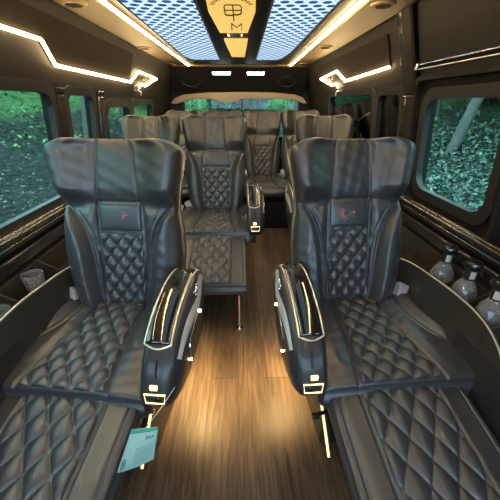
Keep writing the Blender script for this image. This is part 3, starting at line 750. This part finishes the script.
for pd, lab in ((padA,'tiny red crest stitching'),(padC,'tiny red crest stitching')):
    mb = MB(); lo, mm = pad_mtx(16,.565,.0,.0590)
    for k in range(5): mb.tube([lo+mm@Vector((-.006+.003*k,-.008+.002*(k%2),0)), lo+mm@Vector((-.004+.002*k,.008-.003*(k%2),0))], .0014, 5)
    o = mb.obj('crest_embroidery', M['red'], pd); o['label'] = lab
# slanted gold light strip + bracket on the aisle side of both front seats, lever on the right seat
for t, m in ((SL,1),(SR,-1)):
    a = Vector((m*.232,-.135,.345)); b = Vector((m*.222,-.285,.160)); w = Vector((m*.012,0,0))
    d = (b-a).normalized(); up = Vector((0,-d.z,d.y))*.05
    if up.y > 0: up = -up
    br = MB().prism([a-w*.2, b-w*.2, b-w*.2-up*.7, a-w*.2-up*.7], -w*.8).obj('side_bracket', M['plastic'], t, smooth=False)
    MB().prism([a, b, b+w*.7, a+w*.7], up*.08)  .obj('gold_edge', M['led_soft'], br, smooth=False)
mb = MB(); mb.cyl((-.22,-.19,.27),(-.262,-.205,.27),.009,n=14); mb.cyl((-.25,-.205,.27),(-.275,-.205,.27),.0115,n=14)
mb.obj('recline_lever', M['gloss'], SR)
mb = MB(); mb.cyl((.22,-.17,.30),(.240,-.175,.30),.006,n=12); mb.cyl((.236,-.175,.30),(.246,-.175,.30),.010,n=12); o = mb.obj('bolt', M['chrome'], SL)
# polished legs that hold up the second-row leg rest
for x in (-.02,-.40):
    mb = MB(); mb.cyl((x+.205,-.70,.0),(x+.205,-.66,.30),.010,n=12); mb.cyl((x+.205,-.70,0),(x+.205,-.70,.012),.022,n=16)
    o = mb.obj('support_leg', M['chrome'], SA)

# dark storage box under the rear row, seen down the aisle
o = MB().box((-.86,3.16,.0),(.86,3.60,.30)).obj('bench_plinth', M['black'], bevel=.015); tag(o, 'black plinth box under the rear row of seats', 'plinth')
o.hide_render = False

# green tag hanging from the front left seat
tg = empty('hanging_tag', (-.33,.58,.31)); tag(tg, 'mint green printed paper tag hanging below the front left seat', 'tag')
C4 = [Vector((-.340,.585,.388)), Vector((-.258,.585,.398)), Vector((-.284,.565,.272)), Vector((-.408,.560,.212))]
C4 = [Vector((0,0,1.27))+(p-Vector((0,0,1.27)))*.86 for p in C4]
O = (C4[0]+C4[1]+C4[2]+C4[3])/4; tg.location = O
def tp(a, b, l=0):
    p = C4[0]*(1-a)*(1-b)+C4[1]*a*(1-b)+C4[2]*a*b+C4[3]*(1-a)*b-O; n = (C4[1]-C4[0]).cross(C4[3]-C4[0]).normalized()
    if n.y > 0: n = -n
    return p+n*(.010*math.sin(a*PI)*math.sin(b*2.6)+l)
G = np.array([[tuple(tp(a,b,.0006)) for b in np.linspace(0,1,14)] for a in np.linspace(0,1,12)]); B = np.array([[tuple(tp(a,b,-.0006)) for b in np.linspace(0,1,14)] for a in np.linspace(0,1,12)])
pap = slab('paper', G, B, M['paper'], tg)
mb = MB()
def ptile(m_, a0,a1,b0,b1,l=.0012):
    n=4
    for i in range(n):
        aa=a0+(a1-a0)*i/n; ab=a0+(a1-a0)*(i+1)/n; m_.add([tp(aa,b0,l),tp(ab,b0,l),tp(ab,b1,l),tp(aa,b1,l)],[(0,1,2,3)])
ptile(mb,.0,1,.0,.09); mb.obj('green_band', M['paper_head'], pap, smooth=False)
mb = MB()
for r in range(9):
    b = .42+r*.052; a = .40
    while a < .9:
        w = random.uniform(.02,.07); ptile(mb,a,min(a+w,.92),b,b+.014); a += w+.018
for i in range(5): ptile(mb,.62+.05*i,.65+.05*i,.16+.01*i,.26)
ptile(mb,.84,.90,.2,.24); 
mb.obj('print_lines', M['paper_dark'], pap, smooth=False)
mb = MB(); mb.tube([tp(.10+.055*math.cos(a)+.02, .80+.13*math.sin(a), .0015) for a in np.linspace(0,2*PI,20)[:-1]], .0012, 5, closed=True); mb.tube([tp(.12,.74,.0015),tp(.12,.86,.0015)], .0015, 5)
mb.obj('oval_mark', M['paper_dark'], pap)
MB().tube([tp(.5,.03,.001), tp(.5,0,.0)+Vector((.03,.06,.0)), tp(.5,0,.0)+Vector((.05,.13,-.01))], .0012, 6).obj('string', M['label'], tg)

# ------------------------------------------------------------------ side consoles with bottle wells
def console(sd, ys, w):
    t = empty('side_console', (0,0,0)); tag(t, 'dark side console with gold edged top and cup wells along the %s wall' % w, 'console', 'side consoles')
    path = catmull([(1.27,.600),(1.15,.632),(1.0,.645),(.86,.648),(.76,.635),(.69,.600),(.64,.545),(.62,.47)],6,False)
    def px(y): return sd*(.742+.045*(1.2-y)/.6*1.0)
    poly = [Vector((px(y),y,z)) for y,z in path]+[Vector((px(.62),.62,.0)),Vector((px(1.27),1.27,.0))]
    MB().prism(poly, (sd*.018,0,0)).obj('side_panel', M['console'], t, angle=40)
    MB().tube([(px(y)+sd*.006,y,z+.002) for y,z in path], .0028, 8).obj('gold_edge', M['trimsilver'], t)
    mb = MB(); mb.box((min(sd*.77,sd*.905),.50,.0),(max(sd*.77,sd*.905),1.42,.545)); mb.obj('cabinet', M['plastic'], t, smooth=False)
    for y in ys:
        mb = MB(); pl = [(sd*.775,y-.012,.545),(sd*.775,y-.012,.600),(sd*.902,y+.006,.655),(sd*.902,y+.006,.545)]
        mb.prism(pl, (0,.006,0)); mb.obj('divider', M['carpet'], t, smooth=False)
    # cup rings on the cabinet top
    return t
console(1, (1.14,1.005,.875,.74), 'right'); console(-1, (1.18,.93,.70), 'left')
def decanter(x, y, label):
    t = empty('crystal_decanter', (x,y,.549), random.uniform(0,1), (1.2,1.2,1.15)); tag(t, label, 'decanter', 'crystal decanters in the right console')
    if 'dec' not in CACHE:
        prof = [(.030,0),(.038,.004),(.041,.03),(.038,.06),(.031,.085),(.019,.108),(.013,.120),(.0125,.128)]
        mb = MB(); n = 12; v = []
        for j,(r,z) in enumerate(prof):
            for i in range(n):
                a = 2*PI*(i+.5*(j%2))/n; v.append((r*math.cos(a), r*math.sin(a), z))
        f = []
        for j in range(len(prof)-1):
            for i in range(n):
                a=j*n+i; b=j*n+(i+1)%n; c=(j+1)*n+i; d=(j+1)*n+(i+1)%n
                f += ([(a,b,c),(b,d,c)] if j%2==0 else [(a,b,d),(a,d,c)])
        f += [tuple(range(n))[::-1], tuple(range((len(prof)-1)*n, len(prof)*n))]
        mb.add(v,f); body = mb.obj('body', M['crystal'], t, smooth=False)
        neck = MB().lathe([(.0145,.112),(.0165,.118),(.0165,.150),(.013,.156)], n=20).obj('neck_sleeve', M['plastic'], t)
        lab = MB(); lab.add([(.0171*math.cos(a),.0171*math.sin(a),z) for z in (.121,.147) for a in np.linspace(-2.9,-1.9,8)], [(i,i+1,9+i,8+i) for i in range(7)]); lab = lab.obj('label_band', M['label'], t)
        cap = MB().lathe([(.012,.150),(.022,.153),(.026,.160),(.026,.170),(.022,.178),(.006,.181)], n=24).obj('stopper', M['gloss'], t)
        CACHE['dec'] = (body,neck,lab,cap)
    else:
        for nm, s in zip(('body','neck_sleeve','label_band','stopper'), CACHE['dec']): share(nm, s, t)
    return t
decanter(.845,1.075,'cut crystal decanter with black stopper, farthest back in the right console')
decanter(.848,.940,'cut crystal decanter with black stopper, middle of the three in the right console')
decanter(.850,.808,'cut crystal decanter with black stopper, nearest the camera at the right edge')
def tumbler(x, y, label):
    t = empty('crystal_tumbler', (x,y,.546), random.uniform(0,1)); tag(t, label, 'glass', 'crystal glasses in the left console')
    if 'tum' not in CACHE:
        n = 14; prof = [(.026,0),(.033,.006),(.036,.03),(.039,.055),(.041,.08),(.041,.092),(.0375,.092),(.035,.06),(.030,.02),(.001,.016)]
        v = []; f = []
        for j,(r,z) in enumerate(prof):
            for i in range(n):
                a = 2*PI*(i+.5*(j%2))/n; v.append((r*math.cos(a), r*math.sin(a), z))
        for j in range(len(prof)-1):
            for i in range(n):
                a=j*n+i; b=j*n+(i+1)%n; c=(j+1)*n+i; d=(j+1)*n+(i+1)%n
                f += ([(a,b,c),(b,d,c)] if j%2==0 else [(a,b,d),(a,d,c)])
        f += [tuple(range(n))[::-1], tuple(range((len(prof)-1)*n, len(prof)*n))]
        CACHE['tum'] = MB().add(v,f).obj('bowl', M['crystal'], t, smooth=False)
    else: share('bowl', CACHE['tum'], t)
tumbler(-.872,1.10,'cut crystal glass standing in the left console beside the front left seat')
tumbler(-.838,.85,'cut crystal glass at the left picture edge, nearer than the other')

# ------------------------------------------------------------------ outdoors
def tz(x, y):
    a = abs(x); 
    z = -.65+max(0,a-1.9)*.30+max(0,a-6)*.10 + max(0,y-6.2)*.17
    return z+.07*math.sin(x*1.7+y*.9)+.05*math.sin(y*2.3-x)
xs = np.linspace(-26,26,105); ysn = np.linspace(-14,34,97)
v = [(x,y,tz(x,y)) for x in xs for y in ysn]; nY = len(ysn)
f = [(i*nY+j,(i+1)*nY+j,(i+1)*nY+j+1,i*nY+j+1) for i in range(len(xs)-1) for j in range(nY-1)]
gd = mobj('ground', v, f, M['ground']); struct(gd)
def leaves(name, pts, size, m, parent=None, tilt=1.0):
    n = len(pts); pts = np.array(pts); s = size*RNG.uniform(.6,1.3,n)
    a = RNG.uniform(0,2*PI,n); th = RNG.uniform(0,1,n)*tilt*1.3; ph = RNG.uniform(0,2*PI,n)
    nn = np.stack([np.sin(th)*np.cos(ph),np.sin(th)*np.sin(ph),np.cos(th)],-1)
    ref = np.stack([np.cos(a),np.sin(a),0*a+.3],-1); t1 = np.cross(nn,ref); t1 /= np.linalg.norm(t1,axis=1)[:,None]; t2 = np.cross(nn,t1)
    V = np.stack([pts-t1*s[:,None], pts+t2*(s*.5)[:,None]+nn*(s*.12)[:,None], pts+t1*s[:,None], pts-t2*(s*.5)[:,None]+nn*(s*.12)[:,None]],1).reshape(-1,3)
    me = bpy.data.meshes.new(name); me.from_pydata(V.tolist(), [], [(4*i,4*i+1,4*i+2,4*i+3) for i in range(n)]); me.materials.append(m); me.update()
    return link(bpy.data.objects.new(name, me), parent)
# ivy on the right bank
pts = []
for k in range(26000):
    x = 1.5+abs(RNG.normal(0,1))*2.6; y = RNG.uniform(-.5,7.5)
    pts.append((x,y,tz(x,y)+RNG.uniform(.02,.34)))
o = leaves('ivy_ground_cover', pts, .055, M['leaf_ivy']); tag(o, 'dense ivy leaves covering the bank outside the right window', 'ground cover', kind='stuff')
pts = []
for k in range(7000):
    x = -1.5-RNG.uniform(0,1)**1.3*6; y = RNG.uniform(-.5,9); pts.append((x,y,tz(x,y)+RNG.uniform(.0,.05)))
o = leaves('leaf_litter', pts, .035, M['litter'], tilt=.5); tag(o, 'grey fallen leaves scattered on the bank outside the left windows', 'leaf litter', kind='stuff')
pts = []
for k in range(26000):
    if k%3: x = -RNG.uniform(7.6,13); y = RNG.uniform(1,16)
    else: x = RNG.uniform(-9,9); y = RNG.uniform(7,18)
    pts.append((x,y,tz(x,y)+RNG.uniform(0,.25)))
o = leaves('undergrowth', pts, .07, M['leaf_bright']); tag(o, 'bright green undergrowth beyond the left and rear windows', 'undergrowth', kind='stuff')
def shrub(x, y, r, h, m, label, key):
    t = empty('shrub', (x,y,tz(x,y)-.05), RNG.uniform(0,6)); tag(t, label, 'shrub', 'shrubs in the wood around the van')
    if key not in CACHE:
        P_ = []
        while len(P_) < 2600:
            p = RNG.normal(0,1,3); p /= np.linalg.norm(p); p *= RNG.uniform(.55,1)
            P_.append((p[0]*1.0, p[1]*1.0, .5+p[2]*.5))
        fo = leaves('foliage', P_, .10, m, t, 1.2)
        st = MB()
        for k in range(6):
            a = k*1.05; st.cyl((0,0,0),(.5*math.cos(a),.5*math.sin(a),.75),.03,.01,6)
        st = st.obj('stem', M['bark'], t); CACHE[key] = (fo, st)
    else: share('foliage', CACHE[key][0], t); share('stem', CACHE[key][1], t)
    t.scale = (r,r,h)
spots = [(-9,3.2,1.3,1.4,'leaf'),(-10.5,5.5,1.6,2,'leaf'),(-9.5,8.5,1.7,1.9,'leaf'),(-12,11,2.2,3,'leaf'),(-7.5,12.5,1.6,1.8,'leaf'),(-4,14.5,1.8,2.2,'leaf_bright'),(0,16,2,2.5,'leaf_bright'),(3.5,13.5,1.8,2.3,'leaf'),(7,11.5,1.9,2.6,'leaf'),(6.8,8.5,1.6,2.4,'leaf'),(6.2,5.6,1.4,1.9,'leaf'),(7.2,3.2,1.7,2.6,'leaf'),(-11.5,1.2,1.9,2.6,'leaf'),(8.5,6.5,2.2,3.4,'leaf')]
wh = ['outside the left front window','up the left bank','left of the rear-left windows','far up the left bank in the trees','behind the van to the left','behind the van, left of centre','straight behind the rear window','behind the van, right of centre','far behind on the right','behind the right privacy glass','beside the trunk outside the right window','in front on the right bank','farthest left towards the front','uppermost on the right bank']
for (x,y,r,h,k),w in zip(spots, wh): shrub(x,y,r,h,M[k],('dark green' if k=='leaf' else 'bright green')+' leafy shrub '+w, 'sh_'+k)
def tree(x, y, r, lean, h, label, crown=True):
    z0 = tz(x,y)-.2; t = empty('tree', (x,y,z0)); tag(t, label, 'tree', 'trees in the wood around the van')
    mb = MB(); c = catmull([(0,0,0),(lean[0]*.3,lean[1]*.3,h*.33),(lean[0]*.7,lean[1]*.7,h*.66),(lean[0],lean[1],h)],6,False)
    n = 14; v = []
    for i,p in enumerate(c):
        rr = r*(1-.5*i/len(c))*(1.5 if i==0 else 1)
        for k in range(n): a = 2*PI*k/n; v.append((p[0]+rr*math.cos(a)*(1+.06*math.sin(3*a+i)),p[1]+rr*math.sin(a),p[2]))
    f = [(i*n+k,i*n+(k+1)%n,(i+1)*n+(k+1)%n,(i+1)*n+k) for i in range(len(c)-1) for k in range(n)]
    mb.add(v,f)
    for k in range(5):
        b = Vector(c[-7+k]); a = k*2.4; mb.cyl(b, b+Vector((1.3*math.cos(a),1.3*math.sin(a),.9)), r*.3, r*.08, 8)
    mb.obj('trunk', M['bark'], t)
    if 'crown' not in CACHE:
        P_ = []
        for cl in range(14):
            q = RNG.normal(0,1,3)*np.array([.5,.5,.3])
            for k in range(150): p = RNG.normal(0,.22,3); P_.append(tuple(q+p))
        fo = leaves('crown', P_, .09, M['leaf'], t, 1.2); CACHE['crown'] = fo
    else: fo = share('crown', CACHE['crown'], t)
    fo.location = (lean[0],lean[1],h+.3); fo.scale = (1.4,1.4,1.5)
tr = [(4.35,6.5,.115,(1.5,.0),5.5,'pale leaning trunk outside the right window'),(5.5,9.2,.16,(-.2,.3),6,'slim tree behind the right privacy glass'),(-3.6,7.6,.15,(1.0,0),6,'tree seen through the second left window'),(-9.6,9.0,.15,(-.5,.3),6,'tree on the left bank above the front window'),(-8,6.6,.2,(.3,0),6.5,'thick tree farther up the left bank'),(-3.4,9.8,.12,(-.2,.2),6,'slim tree near the rear left corner'),(1.75,10.4,.12,(.1,.0),6,'pale trunk seen right of centre through the rear window'),(2.5,11.2,.11,(-.1,.0),6,'pale trunk at the right end of the rear window'),(-1.5,17,.2,(0,.0),6,'tree far behind the rear window'),(-12.5,6,.25,(0,0),7,'tree at the top of the left bank'),(9,4.2,.25,(0,0),7,'tree at the top of the right bank'),(5.6,3.6,.12,(.3,0),6,'dark slim trunk at the right edge of the right window'),(-9.8,2.2,.2,(.2,0),6,'tree outside the front left window at the picture edge')]
for a in tr: tree(*a)

# ------------------------------------------------------------------ light
w = bpy.data.worlds.new('World'); sc.world = w; w.use_nodes = True; nt = w.node_tree; bg = nt.nodes['Background']
tc = nt.nodes.new('ShaderNodeTexCoord'); sp = nt.nodes.new('ShaderNodeSeparateXYZ'); cr = nt.nodes.new('ShaderNodeValToRGB')
e = cr.color_ramp.elements; e[0].position = .0; e[0].color = (.50,.70,.88,1); e[1].position = 1; e[1].color = (.68,.84,1,1)
nt.links.new(tc.outputs['Generated'], sp.inputs[0]); nt.links.new(sp.outputs[2], cr.inputs[0]); nt.links.new(cr.outputs[0], bg.inputs[0]); bg.inputs[1].default_value = 7.0
def lamp(kind, name, loc, energy, col, rot=(0,0,0), size=(.1,.1), portal=False, parent=None):
    l = bpy.data.lights.new(name, kind); l.energy = energy; l.color = col
    if kind == 'AREA': l.shape = 'RECTANGLE'; l.size = size[0]; l.size_y = size[1]; l.spread = R(110) if not portal else R(180); l.cycles.is_portal = portal
    else: l.shadow_soft_size = size[0]
    o = bpy.data.objects.new(name, l); link(o, parent); o.location = loc; o.rotation_euler = rot; return o
lamp('AREA','windscreen_portal',(0,Y0-.08,1.2),1,(1,1,1),(R(-90),0,PI),(1.75,.9),True)
# lamps in the arm rests that wash the floor
for t, m in ((SL,1),(SR,-1)):
    lamp('AREA','courtesy_lamp',(m*.285,.155,.40),4.6,(1,.62,.22),(0,0,0),(.04,.14),parent=t)
lamp('AREA','courtesy_lamp_rear',(.27,.0,.385),2.2,(1,.68,.34),(0,0,0),(.05,.2),parent=SA)
lamp('AREA','courtesy_lamp_side',(-.30,.0,.385),2.2,(1,.68,.34),(0,0,0),(.05,.2),parent=SC)

# ------------------------------------------------------------------ camera
cd = bpy.data.cameras.new('camera'); cam = bpy.data.objects.new('camera', cd); COL.objects.link(cam)
cd.sensor_width = 36; cd.lens = 21.6; cd.clip_start = .01; cam.location = (0,0,1.27); cam.rotation_euler = (R(90-26),0,R(-1.7)); sc.camera = cam
vs = sc.view_settings; vs.view_transform = 'Standard'; vs.look = 'None'; vs.gamma = 1; vs.exposure = .15; vs.use_curve_mapping = False
